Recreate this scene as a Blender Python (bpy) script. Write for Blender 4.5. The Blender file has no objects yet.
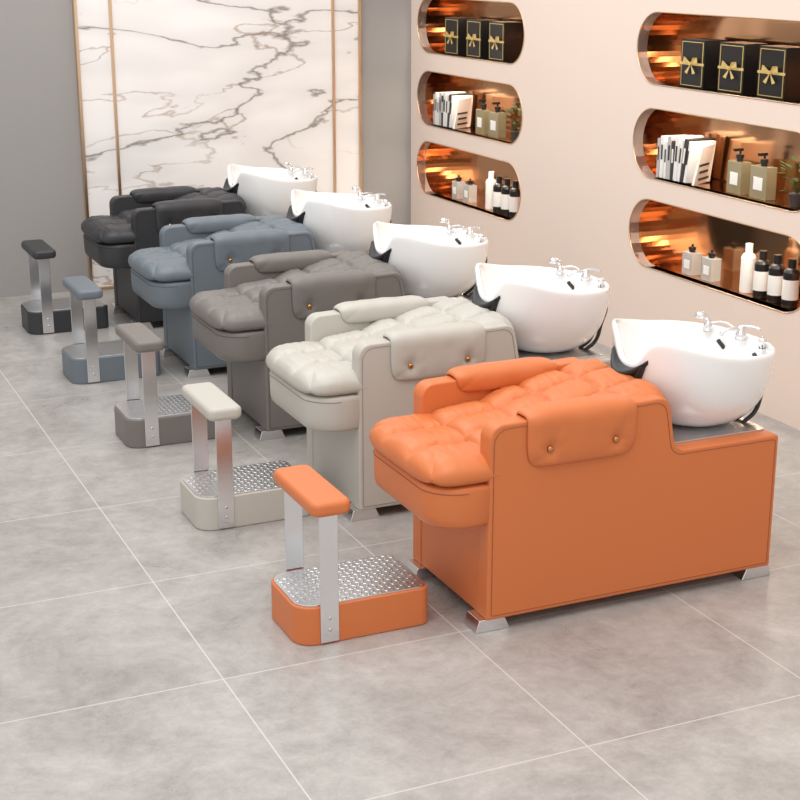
import bpy, bmesh, math, random
from mathutils import Vector, Matrix, noise
random.seed(4)
scene=bpy.context.scene
COL=scene.collection
try:
    scene.view_settings.view_transform='Standard'
    scene.view_settings.look='None'
except Exception: pass

def srgb(r,g,b):
    def f(c):
        c/=255.0
        return c/12.92 if c<=0.04045 else ((c+0.055)/1.055)**2.4
    return (f(r),f(g),f(b),1)

# ------------------------------------------------ materials
def newmat(name):
    m=bpy.data.materials.new(name); m.use_nodes=True
    nt=m.node_tree; b=nt.nodes['Principled BSDF']
    return m,nt,b
def plain(name,col,rough=.5,metal=0,bump=0,bscale=200,coat=0,trans=0,spec=None):
    m,nt,b=newmat(name)
    b.inputs['Base Color'].default_value=col
    b.inputs['Roughness'].default_value=rough
    b.inputs['Metallic'].default_value=metal
    if coat: b.inputs['Coat Weight'].default_value=coat; b.inputs['Coat Roughness'].default_value=.08
    if trans: b.inputs['Transmission Weight'].default_value=trans
    if spec is not None: b.inputs['Specular IOR Level'].default_value=spec
    tc=nt.nodes.new('ShaderNodeTexCoord')
    n=nt.nodes.new('ShaderNodeTexNoise'); n.inputs['Scale'].default_value=bscale; n.inputs['Detail'].default_value=3
    nt.links.new(tc.outputs['Object'],n.inputs['Vector'])
    mr=nt.nodes.new('ShaderNodeMapRange')
    mr.inputs['To Min'].default_value=max(0,rough-.04); mr.inputs['To Max'].default_value=min(1,rough+.04)
    nt.links.new(n.outputs['Fac'],mr.inputs['Value']); nt.links.new(mr.outputs['Result'],b.inputs['Roughness'])
    if bump:
        bp=nt.nodes.new('ShaderNodeBump'); bp.inputs['Strength'].default_value=bump; bp.inputs['Distance'].default_value=.002
        nt.links.new(n.outputs['Fac'],bp.inputs['Height']); nt.links.new(bp.outputs['Normal'],b.inputs['Normal'])
    return m
def floor_mat():
    m,nt,b=newmat('cement_tile')
    N=nt.nodes.new; L=nt.links.new
    tc=N('ShaderNodeTexCoord'); mp=N('ShaderNodeMapping'); mp.inputs['Location'].default_value=(-1.205+8.04,-3.995+8.04,0)
    L(tc.outputs['Object'],mp.inputs['Vector'])
    br=N('ShaderNodeTexBrick'); br.offset=0; br.squash=1
    br.inputs['Scale'].default_value=1; br.inputs['Brick Width'].default_value=.804; br.inputs['Row Height'].default_value=.804
    br.inputs['Mortar Size'].default_value=.0026; br.inputs['Mortar Smooth'].default_value=.3; br.inputs['Bias'].default_value=0
    br.inputs['Color1'].default_value=(.96,.96,.96,1); br.inputs['Color2'].default_value=(1.03,1.03,1.03,1); br.inputs['Mortar'].default_value=(1,1,1,1)
    L(mp.outputs['Vector'],br.inputs['Vector'])
    def noi(sc,det,ro,dist=0):
        n=N('ShaderNodeTexNoise'); n.inputs['Scale'].default_value=sc; n.inputs['Detail'].default_value=det; n.inputs['Roughness'].default_value=ro; n.inputs['Distortion'].default_value=dist
        L(tc.outputs['Object'],n.inputs['Vector']); return n
    n1=noi(1.9,10,.72,.7); n2=noi(13,9,.85,.3)
    mx=N('ShaderNodeMath'); mx.operation='MULTIPLY_ADD'; mx.inputs[1].default_value=.55
    sc=N('ShaderNodeMath'); sc.operation='MULTIPLY'; sc.inputs[1].default_value=.45
    L(n2.outputs['Fac'],sc.inputs[0]); L(n1.outputs['Fac'],mx.inputs[0]); L(sc.outputs[0],mx.inputs[2])
    r=N('ShaderNodeValToRGB'); e=r.color_ramp.elements
    e[0].position=.38; e[0].color=srgb(144,139,136); e[1].position=.63; e[1].color=srgb(188,184,180)
    q=e.new(.5); q.color=srgb(167,163,159)
    L(mx.outputs[0],r.inputs['Fac'])
    mul=N('ShaderNodeMix'); mul.data_type='RGBA'; mul.blend_type='MULTIPLY'; mul.inputs['Factor'].default_value=1
    L(r.outputs['Color'],mul.inputs[6]); L(br.outputs['Color'],mul.inputs[7])
    fin=N('ShaderNodeMix'); fin.data_type='RGBA'; fin.inputs[7].default_value=srgb(204,201,197)
    L(br.outputs['Fac'],fin.inputs['Factor']); L(mul.outputs[2],fin.inputs[6])
    L(fin.outputs[2],b.inputs['Base Color'])
    rr=N('ShaderNodeMapRange'); rr.inputs['To Min'].default_value=.2; rr.inputs['To Max'].default_value=.4
    L(n1.outputs['Fac'],rr.inputs['Value']); L(rr.outputs['Result'],b.inputs['Roughness'])
    bp=N('ShaderNodeBump'); bp.inputs['Strength'].default_value=.05; bp.inputs['Distance'].default_value=.01
    L(n2.outputs['Fac'],bp.inputs['Height']); L(bp.outputs['Normal'],b.inputs['Normal'])
    return m
def marble_mat():
    m,nt,b=newmat('white_marble'); N=nt.nodes.new; L=nt.links.new
    tc=N('ShaderNodeTexCoord')
    mp=N('ShaderNodeMapping'); mp.inputs['Rotation'].default_value=(0,math.radians(48),0); mp.inputs['Scale'].default_value=(.55,1,1.7); mp.inputs['Location'].default_value=(.35,0,.6)
    L(tc.outputs['Object'],mp.inputs['Vector'])
    def vein(scale,w,seed,det=4,dist=.5):
        n=N('ShaderNodeTexNoise'); n.noise_dimensions='4D'; n.inputs['W'].default_value=seed
        n.inputs['Scale'].default_value=scale; n.inputs['Detail'].default_value=det; n.inputs['Distortion'].default_value=dist; n.inputs['Roughness'].default_value=.5
        L(mp.outputs['Vector'],n.inputs['Vector'])
        s=N('ShaderNodeMath'); s.operation='SUBTRACT'; s.inputs[1].default_value=.5; L(n.outputs['Fac'],s.inputs[0])
        a=N('ShaderNodeMath'); a.operation='ABSOLUTE'; L(s.outputs[0],a.inputs[0])
        mr=N('ShaderNodeMapRange'); mr.inputs['From Max'].default_value=w; mr.inputs['To Min'].default_value=1; mr.inputs['To Max'].default_value=0
        L(a.outputs[0],mr.inputs['Value'])
        return mr.outputs['Result']
    v1=vein(1.0,.009,3.1,6,.35); v2=vein(1.9,.010,9.7,5,.3); v3=vein(1.0,.09,3.1,3,.35)
    g=N('ShaderNodeTexNoise'); g.inputs['Scale'].default_value=1.3; L(tc.outputs['Object'],g.inputs['Vector'])
    gr=N('ShaderNodeMapRange'); gr.inputs['From Min'].default_value=.38; gr.inputs['From Max'].default_value=.58; L(g.outputs['Fac'],gr.inputs['Value'])
    base=srgb(243,240,238)
    def mix(fac,amt,c_in,col,mask=True):
        k=N('ShaderNodeMath'); k.operation='MULTIPLY'; k.inputs[1].default_value=amt; L(fac,k.inputs[0])
        o=k.outputs[0]
        if mask:
            k2=N('ShaderNodeMath'); k2.operation='MULTIPLY'; L(o,k2.inputs[0]); L(gr.outputs['Result'],k2.inputs[1]); o=k2.outputs[0]
        x=N('ShaderNodeMix'); x.data_type='RGBA'; L(o,x.inputs['Factor'])
        if isinstance(c_in,tuple): x.inputs[6].default_value=c_in
        else: L(c_in,x.inputs[6])
        x.inputs[7].default_value=col; return x.outputs[2]
    c=mix(v3,.30,base,srgb(190,186,184),False); c=mix(v2,.7,c,srgb(165,142,124)); c=mix(v1,.85,c,srgb(122,112,106),False)
    L(c,b.inputs['Base Color']); b.inputs['Roughness'].default_value=.12
    return m
def bronze_mat():
    m,nt,b=newmat('bronze_mirror'); N=nt.nodes.new; L=nt.links.new
    b.inputs['Base Color'].default_value=srgb(208,160,122); b.inputs['Metallic'].default_value=1; b.inputs['Roughness'].default_value=.14
    tc=N('ShaderNodeTexCoord'); n=N('ShaderNodeTexNoise'); n.inputs['Scale'].default_value=2.0; n.inputs['Detail'].default_value=1
    bp=N('ShaderNodeBump'); bp.inputs['Strength'].default_value=.2; bp.inputs['Distance'].default_value=.08
    L(tc.outputs['Object'],n.inputs['Vector']); L(n.outputs['Fac'],bp.inputs['Height']); L(bp.outputs['Normal'],b.inputs['Normal'])
    return m
M_floor=floor_mat(); M_marble=marble_mat(); M_bronze=bronze_mat()
M_gray=plain('gray_plaster',srgb(154,151,149),.7,bump=.1,bscale=60)
M_cream=plain('cream_plaster',srgb(234,215,202),.75,bump=.06,bscale=80)
M_gold=plain('champagne_gold',srgb(226,198,168),.3,1)
M_chrome=plain('chrome',srgb(230,230,232),.2,1)
M_steel=plain('steel_plate',srgb(208,208,209),.3,1)
M_ceramic=plain('white_ceramic',srgb(245,244,243),.14,coat=.5)
M_rubber=plain('black_rubber',srgb(38,38,40),.45)
M_blk=plain('black_card',srgb(22,20,20),.35)
M_goldp=plain('gold_ribbon',srgb(232,204,130),.35,.4)
M_white=plain('white_label',srgb(238,236,232),.5)
M_paper=plain('book_cover_gray',srgb(190,186,182),.5)
M_dark=plain('book_dark',srgb(60,56,56),.5)
M_glass=plain('clear_bottle',srgb(225,228,226),.1,trans=.5)
M_amber=plain('olive_shampoo',srgb(165,155,122),.15,trans=.3)
M_leaf=plain('leaf_green',srgb(60,84,48),.5)
M_button=plain('bronze_button',srgb(200,150,100),.2,1)

# ------------------------------------------------ helpers
def add(ob,parent=None):
    COL.objects.link(ob)
    if parent: ob.parent=parent
    return ob
def empty(name,loc):
    e=bpy.data.objects.new(name,None); e.location=loc; e.empty_display_size=.1; COL.objects.link(e); return e
def mesh(name,vs,fs,mats,parent=None,smooth=True,bevel=0,seg=3,sub=0,mi=None,loc=None):
    me=bpy.data.meshes.new(name); me.from_pydata([tuple(v) for v in vs],[],fs)
    if not isinstance(mats,(list,tuple)): mats=[mats]
    for m in mats: me.materials.append(m)
    if mi:
        for p,i in zip(me.polygons,mi): p.material_index=i
    bm=bmesh.new(); bm.from_mesh(me); bmesh.ops.recalc_face_normals(bm,faces=bm.faces); bm.to_mesh(me); bm.free()
    if smooth:
        for p in me.polygons: p.use_smooth=True
    ob=bpy.data.objects.new(name,me)
    if loc: ob.location=loc
    add(ob,parent)
    if bevel:
        b=ob.modifiers.new('b','BEVEL'); b.width=bevel; b.segments=seg; b.limit_method='ANGLE'; b.angle_limit=math.radians(50)
        try: b.harden_normals=True
        except: pass
    if sub:
        s=ob.modifiers.new('s','SUBSURF'); s.levels=sub; s.render_levels=sub
    if bevel:
        w=ob.modifiers.new('w','WEIGHTED_NORMAL'); w.keep_sharp=False
    return ob
def box(name,x0,x1,y0,y1,z0,z1,mat,parent=None,bevel=0,seg=3):
    v=[(x,y,z) for x in (x0,x1) for y in (y0,y1) for z in (z0,z1)]
    f=[(0,1,3,2),(4,6,7,5),(0,4,5,1),(2,3,7,6),(0,2,6,4),(1,5,7,3)]
    return mesh(name,v,f,mat,parent,smooth=bool(bevel),bevel=bevel,seg=seg)
def round_poly(pts,n=8):
    out=[]; k=len(pts)
    for i in range(k):
        p=Vector(pts[i][:2]); r=pts[i][2] if len(pts[i])>2 else 0
        if r<=0: out.append((p.x,p.y)); continue
        a=Vector(pts[i-1][:2])-p; b=Vector(pts[(i+1)%k][:2])-p
        a.normalize(); b.normalize()
        ang=a.angle(b); d=r/math.tan(ang/2)
        c=p+(a+b).normalized()*(r/math.sin(ang/2))
        s=p+a*d-c; e=p+b*d-c
        tot=s.angle_signed(e)
        for j in range(n+1):
            t=-tot*j/n
            ca,sa=math.cos(t),math.sin(t)
            out.append((c.x+s.x*ca-s.y*sa,c.y+s.x*sa+s.y*ca))
    return out
def prism(name,poly,a0,a1,axis,mat,parent=None,bevel=0,seg=3):
    def P(p,a):
        return {'y':(p[0],a,p[1]),'z':(p[0],p[1],a),'x':(a,p[0],p[1])}[axis]
    n=len(poly)
    v=[P(p,a0) for p in poly]+[P(p,a1) for p in poly]
    f=[tuple(range(n)),tuple(range(2*n-1,n-1,-1))]+[(i,(i+1)%n,n+(i+1)%n,n+i) for i in range(n)]
    return mesh(name,v,f,mat,parent,bevel=bevel,seg=seg)
def tube(name,pts,r,mat,parent=None,cyclic=False,bez=False,res=8):
    c=bpy.data.curves.new(name,'CURVE'); c.dimensions='3D'; c.bevel_depth=r; c.bevel_resolution=3; c.use_fill_caps=True
    if bez:
        s=c.splines.new('BEZIER'); s.bezier_points.add(len(pts)-1)
        for q,p in zip(s.bezier_points,pts): q.co=p; q.handle_left_type=q.handle_right_type='AUTO'
        s.resolution_u=res
    else:
        s=c.splines.new('POLY'); s.points.add(len(pts)-1)
        for q,p in zip(s.points,pts): q.co=(*p,1)
    s.use_cyclic_u=cyclic
    c.materials.append(mat)
    return add(bpy.data.objects.new(name,c),parent)
class MB:
    def __init__(s): s.v=[];s.f=[];s.m=[]
    def box(s,c,sz,m,rz=0,ry=0,rx=0):
        R=Matrix.Rotation(rz,3,'Z')@Matrix.Rotation(ry,3,'Y')@Matrix.Rotation(rx,3,'X'); b=len(s.v)
        for x in (-.5,.5):
            for y in (-.5,.5):
                for z in (-.5,.5):
                    s.v.append(tuple(Vector(c)+R@Vector((x*sz[0],y*sz[1],z*sz[2]))))
        for f in [(0,1,3,2),(4,6,7,5),(0,4,5,1),(2,3,7,6),(0,2,6,4),(1,5,7,3)]:
            s.f.append(tuple(b+i for i in f)); s.m.append(m)
    def lathe(s,c,prof,m,n=20,sx=1,sy=1):
        b=len(s.v)
        for r,z in prof:
            for i in range(n):
                a=2*math.pi*i/n; s.v.append((c[0]+r*sx*math.cos(a),c[1]+r*sy*math.sin(a),c[2]+z))
        for k in range(len(prof)-1):
            for i in range(n):
                s.f.append((b+k*n+i,b+k*n+(i+1)%n,b+(k+1)*n+(i+1)%n,b+(k+1)*n+i)); s.m.append(m)
        s.f.append(tuple(b+i for i in range(n))); s.m.append(m)
        s.f.append(tuple(b+(len(prof)-1)*n+i for i in range(n))); s.m.append(m)
    def face(s,pts,m):
        b=len(s.v); s.v+= [tuple(p) for p in pts]; s.f.append(tuple(range(b,b+len(pts)))); s.m.append(m)
    def build(s,name,mats,parent=None,smooth=False,bevel=0,loc=None):
        return mesh(name,s.v,s.f,mats,parent,smooth=smooth,mi=s.m,bevel=bevel,loc=loc)

# ------------------------------------------------ room
box('floor',-3.5,4.75,-1.5,9.75,-.1,0,M_floor)
WX=4.40; WY=9.6; WH=3.1
box('wall_back',-3.5,4.75,WY,WY+.15,0,WH,M_gray)
niches=[(8.745,z) for z in (.70,1.17,1.65)]+[(6.03,z) for z in (.70,1.17,1.65)]
NL=1.5; NR=.18
def capsule(yc,zc,L=NL,r=NR,n=20):
    p=[]
    for i in range(n+1):
        a=-math.pi/2+math.pi*i/n; p.append((yc+L/2-r+r*math.cos(a),zc+r*math.sin(a)))
    for i in range(n+1):
        a=math.pi/2+math.pi*i/n; p.append((yc-L/2+r+r*math.cos(a),zc+r*math.sin(a)))
    return p
c=bpy.data.curves.new('wall_right','CURVE'); c.dimensions='2D'; c.fill_mode='BOTH'; c.extrude=.03
for poly in [[(-1.5,0),(WY,0),(WY,WH),(-1.5,WH)]]+[capsule(*n) for n in niches]:
    s=c.splines.new('POLY'); s.points.add(len(poly)-1)
    for q,p in zip(s.points,poly): q.co=(p[0],p[1],0,1)
    s.use_cyclic_u=True
tmp=bpy.data.objects.new('tmpwall',c); COL.objects.link(tmp)
bpy.context.view_layer.update()
dg=bpy.context.evaluated_depsgraph_get()
me=bpy.data.meshes.new_from_object(tmp.evaluated_get(dg))
bpy.data.objects.remove(tmp)
me.transform(Matrix(((0,0,1,WX+.03),(1,0,0,0),(0,1,0,0),(0,0,0,1))))
me.materials.clear(); me.materials.append(M_cream)
for p in me.polygons: p.use_smooth=False
wall_right=add(bpy.data.objects.new('wall_right',me))
ND=.24
for i,(yc,zc) in enumerate(niches):
    pl=capsule(yc,zc); n=len(pl)
    v=[(WX+.001,*p) for p in pl]+[(WX+ND,*p) for p in pl]
    f=[(k,(k+1)%n,n+(k+1)%n,n+k) for k in range(n)]+[tuple(range(n,2*n))]
    mesh('niche_lining',v,f,M_bronze,wall_right,smooth=False)
    tube('niche_rim',[(WX-.001,*p) for p in pl],.0035,M_gold,wall_right,cyclic=True)
    li=bpy.data.lights.new('niche_fill_light','AREA'); li.shape='RECTANGLE'; li.size=.05; li.size_y=1.1; li.energy=4.5; li.color=(1,.86,.68)  # added warm fill lamp to brighten the niche interior, not an actual fixture
    lo=bpy.data.objects.new('niche_fill_light',li); lo.location=(WX+.06,yc,zc+NR-.012); add(lo,wall_right)
e=empty('marble_wall_panel',(0,0,0))
for nm,x0,x1,dy in (('side_slab_1',2.10,2.31,.03),('center_slab',2.32,3.80,.035),('side_slab_2',3.815,3.995,.03)):
    box(nm,x0,x1,WY-dy,WY,.02,WH-.1,M_marble,e)
for i,x in enumerate((2.095,2.314,3.807,4.0)):
    box('gold_strip_%d'%i,x-.009,x+.009,WY-.048,WY,.0,WH-.1,M_gold,e)
box('gold_bottom',2.09,4.0,WY-.045,WY,.0,.02,M_gold,e)

# ------------------------------------------------ cushions
def cushion(name,x0,x1,y0,y1,zf,up,down,nx,ny,cx,cy,g,mat,parent,n=5,wr=.004,seed=0,p=4,q=.5,gw_=6):
    vs=[];fs=[]
    def side(sgn):
        rows=[]
        for i in range(nx+1):
            row=[]
            for j in range(ny+1):
                a=2*i/nx-1; b=2*j/ny-1
                s=.45*math.sin(math.pi/2*a)+.55*a if 0<i<nx else a
                t=.45*math.sin(math.pi/2*b)+.55*b if 0<j<ny else b
                m=max(abs(s),abs(t)); d=(abs(s)**n+abs(t)**n)**(1/n)
                k=m/d if d>0 else 1
                S=s*k;T=t*k
                x=(x0+x1)/2+S*(x1-x0)/2; y=(y0+y1)/2+T*(y1-y0)/2
                ed=(max(0,1-abs(s)**p))**q*(max(0,1-abs(t)**p))**q
                if sgn>0:
                    u=(s+1)/2; w=(t+1)/2
                    du=abs(math.sin(math.pi*cx*u)) if cx>1 else 1
                    dw=abs(math.sin(math.pi*cy*w)) if cy>1 else 1
                    if cx>1 and (u<.5/cx or u>1-.5/cx): du=1
                    if cy>1 and (w<.5/cy or w>1-.5/cy): dw=1
                    gu=1-math.exp(-du*gw_); gw=1-math.exp(-dw*gw_)
                    gu=.6*gu+.4*du**.7; gw=.6*gw+.4*dw**.7
                    pf=gu*gw
                    h=up*ed*(1-g+g*pf)
                    gat=(1-pf)
                    nn=noise.noise(Vector((x*8+seed,y*10,seed)))*wr
                    nn+=gat*noise.noise(Vector((x*38+seed,y*38,seed+4)))*wr*1.1
                    # fine gathers radiating out of the seams
                    nn+=.35*wr*noise.noise(Vector((x*12+seed,y*60,seed+9)))*math.exp(-dw*2.0)
                    nn+=.35*wr*noise.noise(Vector((x*60+seed,y*12,seed+19)))
                    h+=nn*ed
                else: h=-down*ed
                row.append((x,y,zf(x,y)+h))
            rows.append(row)
        return rows
    idx={}
    for sgn in (1,-1):
        R=side(sgn)
        for i in range(nx+1):
            for j in range(ny+1):
                b=i in(0,nx) or j in(0,ny)
                if b and sgn<0: idx[(sgn,i,j)]=idx[(1,i,j)]; continue
                idx[(sgn,i,j)]=len(vs); vs.append(R[i][j])
        for i in range(nx):
            for j in range(ny):
                a=[idx[(sgn,i,j)],idx[(sgn,i+1,j)],idx[(sgn,i+1,j+1)],idx[(sgn,i,j+1)]]
                if len(set(a))==4: fs.append(tuple(a))
    return mesh(name,vs,fs,mat,parent)

W=.58
BZ=.042
def side_outline(o=0):
    return [(0+o,BZ+o,.008),(0+o,.705-o,.05),(.665-o,.722-o,.045),(.700-o,.53-o,.05),(1.125-o,.53-o,.012),(1.125-o,BZ+o,.008)]
def arm_pad(name,y_out,y_in,mat,parent,sgn):
    x0,x1=.13,.535
    yo=y_out+sgn*.003; yi=y_in
    pts=[Vector((yi,.66)),Vector((yi+sgn*.002,.705)),Vector((yi+sgn*.016,.716)),Vector((yo-sgn*.014,.716)),Vector((yo,.702)),Vector((yo+sgn*.001,.66)),Vector((yo+sgn*.001,.60)),Vector((yo,.548))]
    def cr(t):
        t=max(0,min(.9999,t))*(len(pts)-1); k=int(t); f=t-k
        p0=pts[max(0,k-1)];p1=pts[k];p2=pts[k+1];p3=pts[min(len(pts)-1,k+2)]
        return .5*((2*p1)+(-p0+p2)*f+(2*p0-5*p1+4*p2-p3)*f*f+(-p0+3*p1-3*p2+p3)*f**3)
    nu,nv=44,48; vs=[];fs=[];idx={}
    btn=[(.08,.84),(.325,.84)]
    for lay in (0,1):
        for i in range(nu+1):
            for j in range(nv+1):
                s=math.sin(math.pi/2*(2*i/nu-1)); t=math.sin(math.pi/2*(2*j/nv-1))
                m=max(abs(s),abs(t)); d=(abs(s)**7+abs(t)**7)**(1/7); k=m/d if d else 1
                S=s*k;T=t*k
                x=(x0+x1)/2+S*(x1-x0)/2; w=(T+1)/2
                P=cr(w); Q=cr(w+.01)-cr(w-.01); Q.normalize(); Nn=Vector((Q.y,-Q.x))
                if Nn.dot(P-Vector(((yi+yo)/2,.60)))<0: Nn=-Nn
                ed=(max(0,1-abs(s)**6)**.5)*(max(0,1-abs(t)**6)**.5)
                th=.024*ed
                for bx,bw in btn:
                    dx_=x-x0-bx; dz_=(w-bw)*.3
                    r2=dx_**2+dz_**2
                    ang=math.atan2(dz_,dx_)
                    th*=1-.85*math.exp(-r2/.0004)
                    th*=1-.28*math.exp(-math.sqrt(r2)/.035)*(.5+.5*math.cos(ang*7+bx*20))
                th+=ed*.003*noise.noise(Vector((x*16,w*5,P.x*3+parent.location.y)))
                off=Nn*th if lay==0 else -Nn*.004*ed
                if lay==1 and (i in(0,nu) or j in(0,nv)): idx[(1,i,j)]=idx[(0,i,j)]; continue
                idx[(lay,i,j)]=len(vs); vs.append((x,P.x+off.x,P.y+off.y))
        for i in range(nu):
            for j in range(nv):
                a=[idx[(lay,i,j)],idx[(lay,i+1,j)],idx[(lay,i+1,j+1)],idx[(lay,i,j+1)]]
                if len(set(a))==4: fs.append(tuple(a))
    mesh(name,vs,fs,mat,parent)
    for q,(bx,bw) in enumerate(btn):
        P=cr(bw)
        bm=bmesh.new(); bmesh.ops.create_uvsphere(bm,u_segments=14,v_segments=8,radius=.011)
        me=bpy.data.meshes.new('btn'); bm.to_mesh(me); bm.free(); me.materials.append(M_button)
        for p in me.polygons: p.use_smooth=True
        o=bpy.data.objects.new('%s_button_%d'%(name,q),me); o.scale=(1,.6,1); o.location=(x0+bx,P.x+sgn*.010,P.y); add(o,parent)

def bowl(parent):
    cx,cy,zb=.948,.29,.535; rx,ry=.266,.298
    prof=[(0.001,0),(.38,0),(.47,.012),(.62,.08),(.785,.22),(.90,.42),(.96,.64),(.99,.85),(1.0,.96),(1.0,1.0),(.985,1.03),(.955,1.035),(.93,1.01),(.915,.94),(.87,.75),(.77,.5),(.60,.28),(.40,.17),(.15,.13),(.001,.13)]
    n=72; vs=[];fs=[]
    for k,(rf,hf) in enumerate(prof):
        for i in range(n):
            a=2*math.pi*i/n; ca,sa=math.cos(a),math.sin(a)
            e=2.2; rr=(abs(ca)**e+abs(sa)**e)**(-1/e)
            x=rx*rr*ca; y=ry*rr*sa
            rz=.828-.030*x/.28-.012*(1-abs(ca))
            d2=math.atan2(math.sin(a-math.pi),math.cos(a-math.pi))
            rz-=.095*math.exp(-(d2/.33)**4)
            rz+=.012*math.exp(-((abs(d2)-.75)/.35)**2)
            h=zb+hf*(rz-zb)
            vs.append((cx+x*rf,cy+y*rf,h))
    for k in range(len(prof)-1):
        for i in range(n): fs.append((k*n+i,k*n+(i+1)%n,(k+1)*n+(i+1)%n,(k+1)*n+i))
    mesh('wash_bowl',vs,fs,M_ceramic,parent,sub=1)
    vs=[];fs=[]; nu=24; sec=12
    for i in range(nu+1):
        t=-1+2*i/nu; y=cy+t*.105
        zc=.735+.055*abs(t)**2.2; xc=cx-.262+.025*t*t; w=.046*(1-.6*abs(t)**1.5); hgt=.018*(1-.6*abs(t)**2)
        for j in range(sec):
            a=2*math.pi*j/sec
            vs.append((xc-.008+w*math.cos(a),y,zc+hgt*math.sin(a)))
    for i in range(nu):
        for j in range(sec): fs.append((i*sec+j,i*sec+(j+1)%sec,(i+1)*sec+(j+1)%sec,(i+1)*sec+j))
    fs.append(tuple(range(sec))); fs.append(tuple(nu*sec+j for j in range(sec)))
    mesh('neck_rest',vs,fs,M_rubber,parent)
    prism('neck_bracket',[(cy-.10,.775),(cy,.735),(cy+.10,.775),(cy+.05,.675),(cy-.05,.675)],cx-.276,cx-.25,'x',M_rubber,parent,bevel=.006)
    rz=.812
    mb=MB()
    fx,fy=cx+.222,cy+.02
    mb.lathe((fx,fy,rz-.02),[(.019,0),(.019,.022),(.014,.026),(.014,.044),(.008,.05)],0)
    mb.lathe((cx+.182,cy+.165,rz-.02),[(.015,0),(.015,.028),(.011,.032),(.011,.04)],0)
    mb.lathe((cx+.210,cy-.12,rz-.02),[(.013,0),(.013,.022),(.016,.026),(.013,.036),(.006,.04)],0)
    mb.build('faucet_body',[M_chrome],parent,smooth=True)
    tube('faucet_spout',[(fx,fy,rz+.012),(fx-.035,fy,rz+.022),(fx-.07,fy+.01,rz+.012),(fx-.078,fy+.01,rz+.0)],.008,M_chrome,parent,bez=True)
    tube('faucet_lever',[(fx,fy,rz+.028),(fx+.012,fy-.04,rz+.034),(fx+.018,fy-.085,rz+.034)],.0045,M_chrome,parent,bez=True)
    tube('spray_handle',[(cx+.182,cy+.165,rz+.0),(cx+.180,cy+.168,rz+.03),(cx+.163,cy+.172,rz+.045)],.009,M_chrome,parent,bez=True)
    mb=MB(); mb.lathe((cx+.155,cy+.174,rz+.032),[(.010,.024),(.019,.016),(.021,.003),(.018,0)],0); mb.build('spray_head',[M_chrome],parent,smooth=True)
    tube('spray_hose',[(cx+.182,cy+.165,rz+.01),(cx+.215,cy+.12,rz+.022),(cx+.222,cy+.06,rz+.012),(fx,fy,rz+.0)],.004,M_chrome,parent,bez=True)

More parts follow.
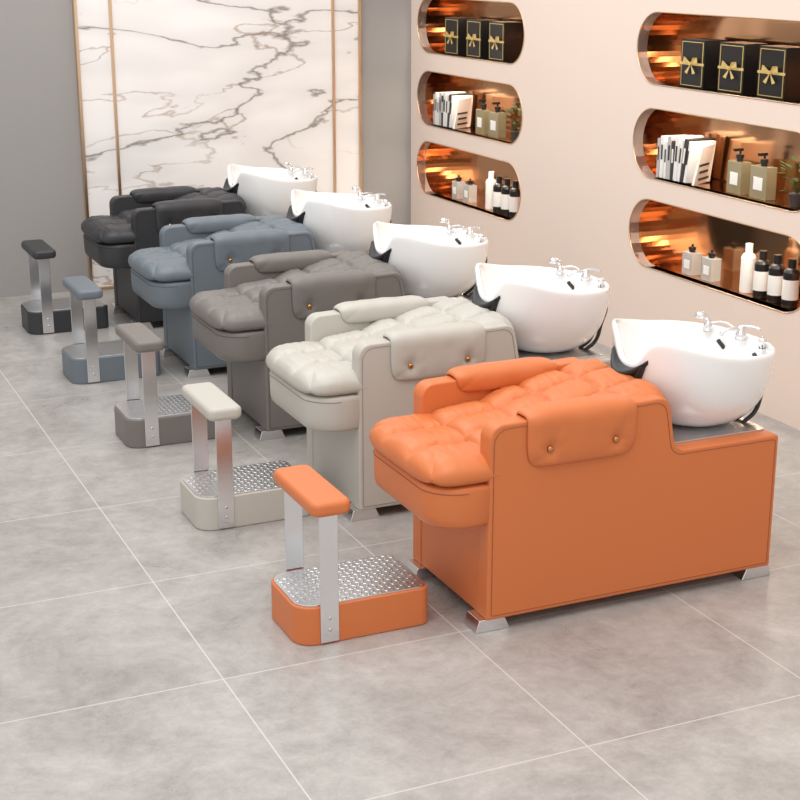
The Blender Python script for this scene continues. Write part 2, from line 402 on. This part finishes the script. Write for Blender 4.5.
def chair(loc,rgb):
    e=empty('shampoo_chair',loc); sd=loc[1]
    M=plain('leather_%d'%int(loc[1]*100),srgb(*rgb),.43,bump=.25,bscale=260,spec=.42)
    D=plain('piping_%d'%int(loc[1]*100),srgb(*[int(c*.72) for c in rgb]),.6)
    sp=round_poly(side_outline(),8)
    prism('side_panel_near',sp,0,.072,'y',M,e,bevel=.012)
    prism('side_panel_far',sp,W-.072,W,'y',M,e,bevel=.012)
    so=round_poly(side_outline(.015),8)
    tube('piping_near',[(p[0],-.0002,p[1]) for p in so],.0014,D,e,cyclic=True)
    box('body_core',.004,1.12,.06,W-.06,BZ,.525,M,e,bevel=.006)
    prism('back_support',[(.02,.5),(.69,.5),(.69,.66),(.02,.56)],.07,W-.07,'y',M,e,bevel=.01)
    pl=round_poly([(.05,.002),(.05,W-.002),(-.190,W-.002,.12),(-.190,.002,.12)],12)
    vs=[];fs=[];n=len(pl); cyy=W/2
    lv=[(.86,.372),(.93,.374),(.975,.386),(.995,.41),(1.0,.44),(1.0,.49),(.99,.505),(.95,.51)]
    for s_,z in lv:
        for p in pl:
            x=p[0] if p[0]>.04 else .05+(p[0]-.05)*s_
            y=cyy+(p[1]-cyy)*(1-(1-s_)*.35)
            vs.append((x,y,z))
    for k in range(len(lv)-1):
        for i in range(n): fs.append((k*n+i,k*n+(i+1)%n,(k+1)*n+(i+1)%n,(k+1)*n+i))
    fs.append(tuple(range(n))); fs.append(tuple((len(lv)-1)*n+i for i in range(n)))
    mesh('seat_shell',vs,fs,M,e)
    tube('shell_piping',[(.05+(p[0]-.05)*1.002,cyy+(p[1]-cyy)*1.0,.492) for p in pl[1:] if p[0]<.0],.0016,D,e)
    cushion('seat_cushion',-.206,.14,-.002,W+.002,lambda x,y:.540,.070,.038,66,96,1,3,.28,M,e,n=4.5,wr=.007,seed=sd,p=5,q=.42,gw_=5)
    cushion('seat_rear_cushion',.005,.235,.06,W-.06,lambda x,y:.555+.1*x,.075,.03,50,84,1,3,.28,M,e,n=9,wr=.006,seed=sd+3,p=7)
    cushion('back_cushion',.185,.712,.035,W-.035,lambda x,y:.575+.113*(x-.17)/.55-.35*max(0,x-.66),.073,.06,120,96,3,3,.36,M,e,n=9,wr=.007,seed=sd+8,p=7,q=.45)
    arm_pad('arm_pad_near',0,.075,M,e,-1)
    arm_pad('arm_pad_far',W,W-.075,M,e,1)
    pl=round_poly([(.70,.06,.01),(1.115,.06,.02),(1.115,W-.06,.02),(.70,W-.06,.01)],5)
    prism('metal_tray',pl,.52,.536,'z',M_steel,e,bevel=.002)
    for i,(fx,fs_) in enumerate(((.0,1),(1.085,-1))):
        for j,fy in enumerate((.008,W-.098)):
            x0=fx-.035 if fs_>0 else fx-.07
            prism('foot_%d%d'%(i,j),[(x0,0),(x0+.125,0),(x0+.105,BZ+.002),(x0+.012,BZ+.002)] if fs_>0 else [(x0,0),(x0+.125,0),(x0+.112,BZ+.002),(x0+.02,BZ+.002)],fy,fy+.09,'y',M_chrome,e,bevel=.003)
    bowl(e)
    for k,y in enumerate((.15,.19,.40)):
        tube('bowl_support_%d'%k,[(1.08,y,.535),(1.13,y,.57),(1.155,y,.64),(1.175,y,.72),(1.14,y,.77)],.008,M_rubber,e,bez=True)
    tube('bowl_support_cross',[(1.146,.15,.62),(1.146,.40,.62)],.007,M_rubber,e)
    return M

def footrest(loc,M):
    e=empty('footrest',loc)
    pl=round_poly([(0,0,.07),(.465,0,.035),(.465,.31,.035),(0,.31,.07)],8)
    prism('base',pl,.0,.132,'z',M,e,bevel=.006)
    pt=round_poly([(.008,.008,.064),(.457,.008,.03),(.457,.302,.03),(.008,.302,.064)],8)
    prism('tread_plate',pt,.131,.137,'z',M_steel,e,bevel=.001)
    mb=MB()
    for i in range(21):
        for j in range(14):
            x=.025+i*.0208; y=.020+j*.0208
            if (x<.07 and (y<.045 or y>.265)): continue
            a=math.radians(45 if (i+j)%2 else -45); b=len(mb.v)
            R=Matrix.Rotation(a,3,'Z')
            for q in ((.0115,0,0),(0,.0032,0),(-.0115,0,0),(0,-.0032,0),(.006,0,.0016),(-.006,0,.0016)):
                p=R@Vector(q); mb.v.append((x+p.x,y+p.y,.137+p.z))
            for f in ((0,1,4),(1,2,5),(1,5,4),(2,3,5),(3,0,4),(3,4,5)): mb.f.append(tuple(b+t for t in f)); mb.m.append(0)
    mb.build('tread_diamonds',[M_steel],e,smooth=True)
    x0,x1=.075,.138
    box('strap_near',x0,x1,-.006,.0,.008,.448,M_chrome,e,bevel=.0015)
    box('strap_far',x0,x1,.31,.316,.008,.448,M_chrome,e,bevel=.0015)
    box('strap_top',x0,x1,-.006,.316,.440,.448,M_chrome,e,bevel=.0015)
    for z in (.05,.09):
        me=bpy.data.meshes.new('bolt'); bm=bmesh.new(); bmesh.ops.create_uvsphere(bm,u_segments=10,v_segments=6,radius=.006); bm.to_mesh(me); bm.free(); me.materials.append(M_steel)
        o=bpy.data.objects.new('bolt',me); o.location=((x0+x1)/2,-.007,z); o.scale=(1,.5,1); add(o,e)
    pp=round_poly([(.042,-.04,.03),(.176,-.04,.03),(.176,.345,.03),(.042,.345,.03)],6)
    prism('foot_pad',pp,.446,.496,'z',M,e,bevel=.018,seg=5)

chairs=[((2.085,3.95,0),(208,117,66)),((2.095,5.04,0),(188,184,175)),((2.10,6.135,0),(118,112,108)),((2.10,7.27,0),(106,115,123)),((2.10,8.39,0),(52,52,55))]
frs=[(1.485,4.09,0),(1.49,5.175,0),(1.495,6.26,0),(1.495,7.39,0),(1.495,8.52,0)]
for (l,c_),f in zip(chairs,frs):
    m=chair(l,c_); footrest(f,m)

# ------------------------------------------------ shelf items
def gift_box(y,z):
    mb=MB(); w,h,d=.20,.235,.13
    mb.box((0,0,h/2),(d,w,h),0)
    x=-d/2-.001
    for yy in (-w/2+.012,w/2-.012): mb.box((x,yy,h/2),(.003,.003,h-.024),1)
    for zz in (.012,h-.012): mb.box((x,0,zz),(.003,w-.024,.003),1)
    mb.box((x-.001,0,h*.5),(.004,w,.012),1)
    xb=x-.008
    for s in (-1,1):
        mb.face([(xb,0,h*.5),(xb-.004,s*.055,h*.5+.034),(xb-.004,s*.062,h*.5+.005)],1)
        mb.face([(xb-.002,0,h*.5+.004),(xb-.012,s*.03,h*.5+.032),(xb-.004,s*.055,h*.5+.034),(xb-.002,s*.03,h*.5+.012)],1)
        mb.face([(xb,0,h*.5),(xb-.003,s*.022,h*.5-.05),(xb-.003,s*.045,h*.5-.042)],1)
    mb.box((xb-.004,0,h*.5+.002),(.012,.016,.016),1)
    return mb.build('gift_box',[M_blk,M_goldp],loc=(WX+.11,y,z))
def flat_bottle(name,y,z,mat,w,h,pump=True,lab=True):
    mb=MB(); d=.06
    mb.box((0,0,h*.36),(d,w,h*.72),0)
    if lab: mb.box((-d/2-.001,0,h*.34),(.002,w*.55,h*.28),2)
    mb.lathe((0,0,h*.72),[(.016,0),(.016,h*.08),(.02,h*.08),(.02,h*.16),(.006,h*.17),(.006,h*.26)],1,n=14)
    if pump: mb.box((-.012,0,h*.985),(.05,.016,.014),1)
    return mb.build(name,[mat,M_blk,M_white],loc=(WX+.11,y,z),bevel=.002)
def round_bottle(name,y,z,mat,capm,r,h,lab=None,x=.11):
    mb=MB()
    mb.lathe((0,0,0),[(r*.95,0),(r,.006),(r,h*.72),(r*.8,h*.78),(r*.42,h*.82)],0)
    mb.lathe((0,0,h*.80),[(r*.5,0),(r*.5,h*.2)],1)
    if lab: mb.lathe((0,0,h*.15),[(r*1.015,0),(r*1.015,h*.42)],2)
    return mb.build(name,[mat,capm,M_white],loc=(WX+x,y,z))
def books(y_far,z):
    mb=MB(); y=y_far; x=.0
    specs=[(.022,.20,1,0),(.03,.215,0,0),(.022,.19,0,0),(.03,.22,1,.0),(.024,.20,2,0),(.03,.225,0,.05),(.026,.215,0,.09),(.026,.22,2,.13),(.02,.21,0,.17)]
    for t,h,m,r in specs:
        y-=t/2+.004
        mb.box((x,y,h/2+.004+r*t*.5),(.15,t,h),m,rx=r)
        mb.box((x-.0755,y+.0,h*.62+.004),(.002,t*.5,h*.35),2 if m!=2 else 0,rx=r)
        y-=t/2+.002+r*.02
    mb.box((x-.03,y-.06,.108),(.15,.012,.20),0,rx=.2,rz=.55)
    for k in range(5): mb.box((x-.032,y-.069,.04+.034*k),(.10 if k%2 else .12,.004,.012),2,rx=.2,rz=.55)
    return mb.build('book_row',[M_white,M_paper,M_dark],loc=(WX+.115,0,z))
def plant(y,z):
    mb=MB(); mb.lathe((0,0,0),[(.028,0),(.036,.06),(.034,.062)],0)
    rnd=random.Random(5)
    for k in range(46):
        a=rnd.uniform(0,6.28); l=rnd.uniform(.03,.075); h=rnd.uniform(.07,.21)
        c_=Vector((math.cos(a)*l*.8,math.sin(a)*l,h)); d=Vector((math.cos(a),math.sin(a),rnd.uniform(-.2,.8))).normalized(); s=d.cross(Vector((0,0,1))).normalized()*.011
        mb.face([c_-d*.005,c_+d*.016+s,c_+d*.036,c_+d*.016-s],1)
        mb.face([(0,0,.055),(.002,0,.055),tuple(c_)],1)
    return mb.build('potted_plant',[M_dark,M_leaf],loc=(WX+.11,y,z))
for yf in (9.495,6.78):
    z0,z1,z2=.70-NR,1.17-NR,1.65-NR
    for d in (.43,.75,1.06): gift_box(yf-d,z2+.001)
    books(yf-.165,z1+.001)
    flat_bottle('soap_bottle',yf-.78,z1+.001,M_amber,.11,.215); flat_bottle('soap_bottle',yf-.97,z1+.001,M_amber,.125,.215)
    plant(yf-1.22,z1+.001)
    flat_bottle('perfume_bottle',yf-.43,z0+.001,M_glass,.085,.16,pump=False); flat_bottle('perfume_bottle',yf-.60,z0+.001,M_glass,.085,.16,pump=False)
    round_bottle('lotion_bottle',yf-.90,z0+.001,M_white,M_white,.036,.24)
    for d in (1.01,1.12,1.23): round_bottle('shampoo_bottle',yf-d,z0+.001,M_blk,M_blk,.038,.225,lab=True)

# ------------------------------------------------ camera
cam=bpy.data.cameras.new('camera'); co=bpy.data.objects.new('camera',cam); COL.objects.link(co)
cam.sensor_width=36; cam.lens=67.5; cam.clip_end=100
f=Vector((.410*.9578,.912*.9578,-.2873)).normalized()
co.location=(0,0,2.13); co.rotation_euler=f.to_track_quat('-Z','Y').to_euler()
scene.camera=co

# ------------------------------------------------ light
w=bpy.data.worlds.new('world'); scene.world=w; w.use_nodes=True
bg=w.node_tree.nodes['Background']; bg.inputs['Color'].default_value=(1,.99,.98,1); bg.inputs['Strength'].default_value=1.0
def area(name,loc,tgt,sx,sy,en,col=(1,1,1)):
    l=bpy.data.lights.new(name,'AREA'); l.shape='RECTANGLE'; l.size=sx; l.size_y=sy; l.energy=en; l.color=col
    o=bpy.data.objects.new(name,l); o.location=loc; o.rotation_euler=(Vector(tgt)-Vector(loc)).to_track_quat('-Z','Y').to_euler(); COL.objects.link(o)
area('ceiling_light_1',(1.4,3.4,4.2),(2.4,5,0),2.6,3.5,92,(1,.98,.96))
area('ceiling_light_2',(1.8,7.2,4.0),(2.6,7.8,0),2.2,3.0,70,(1,.98,.96))
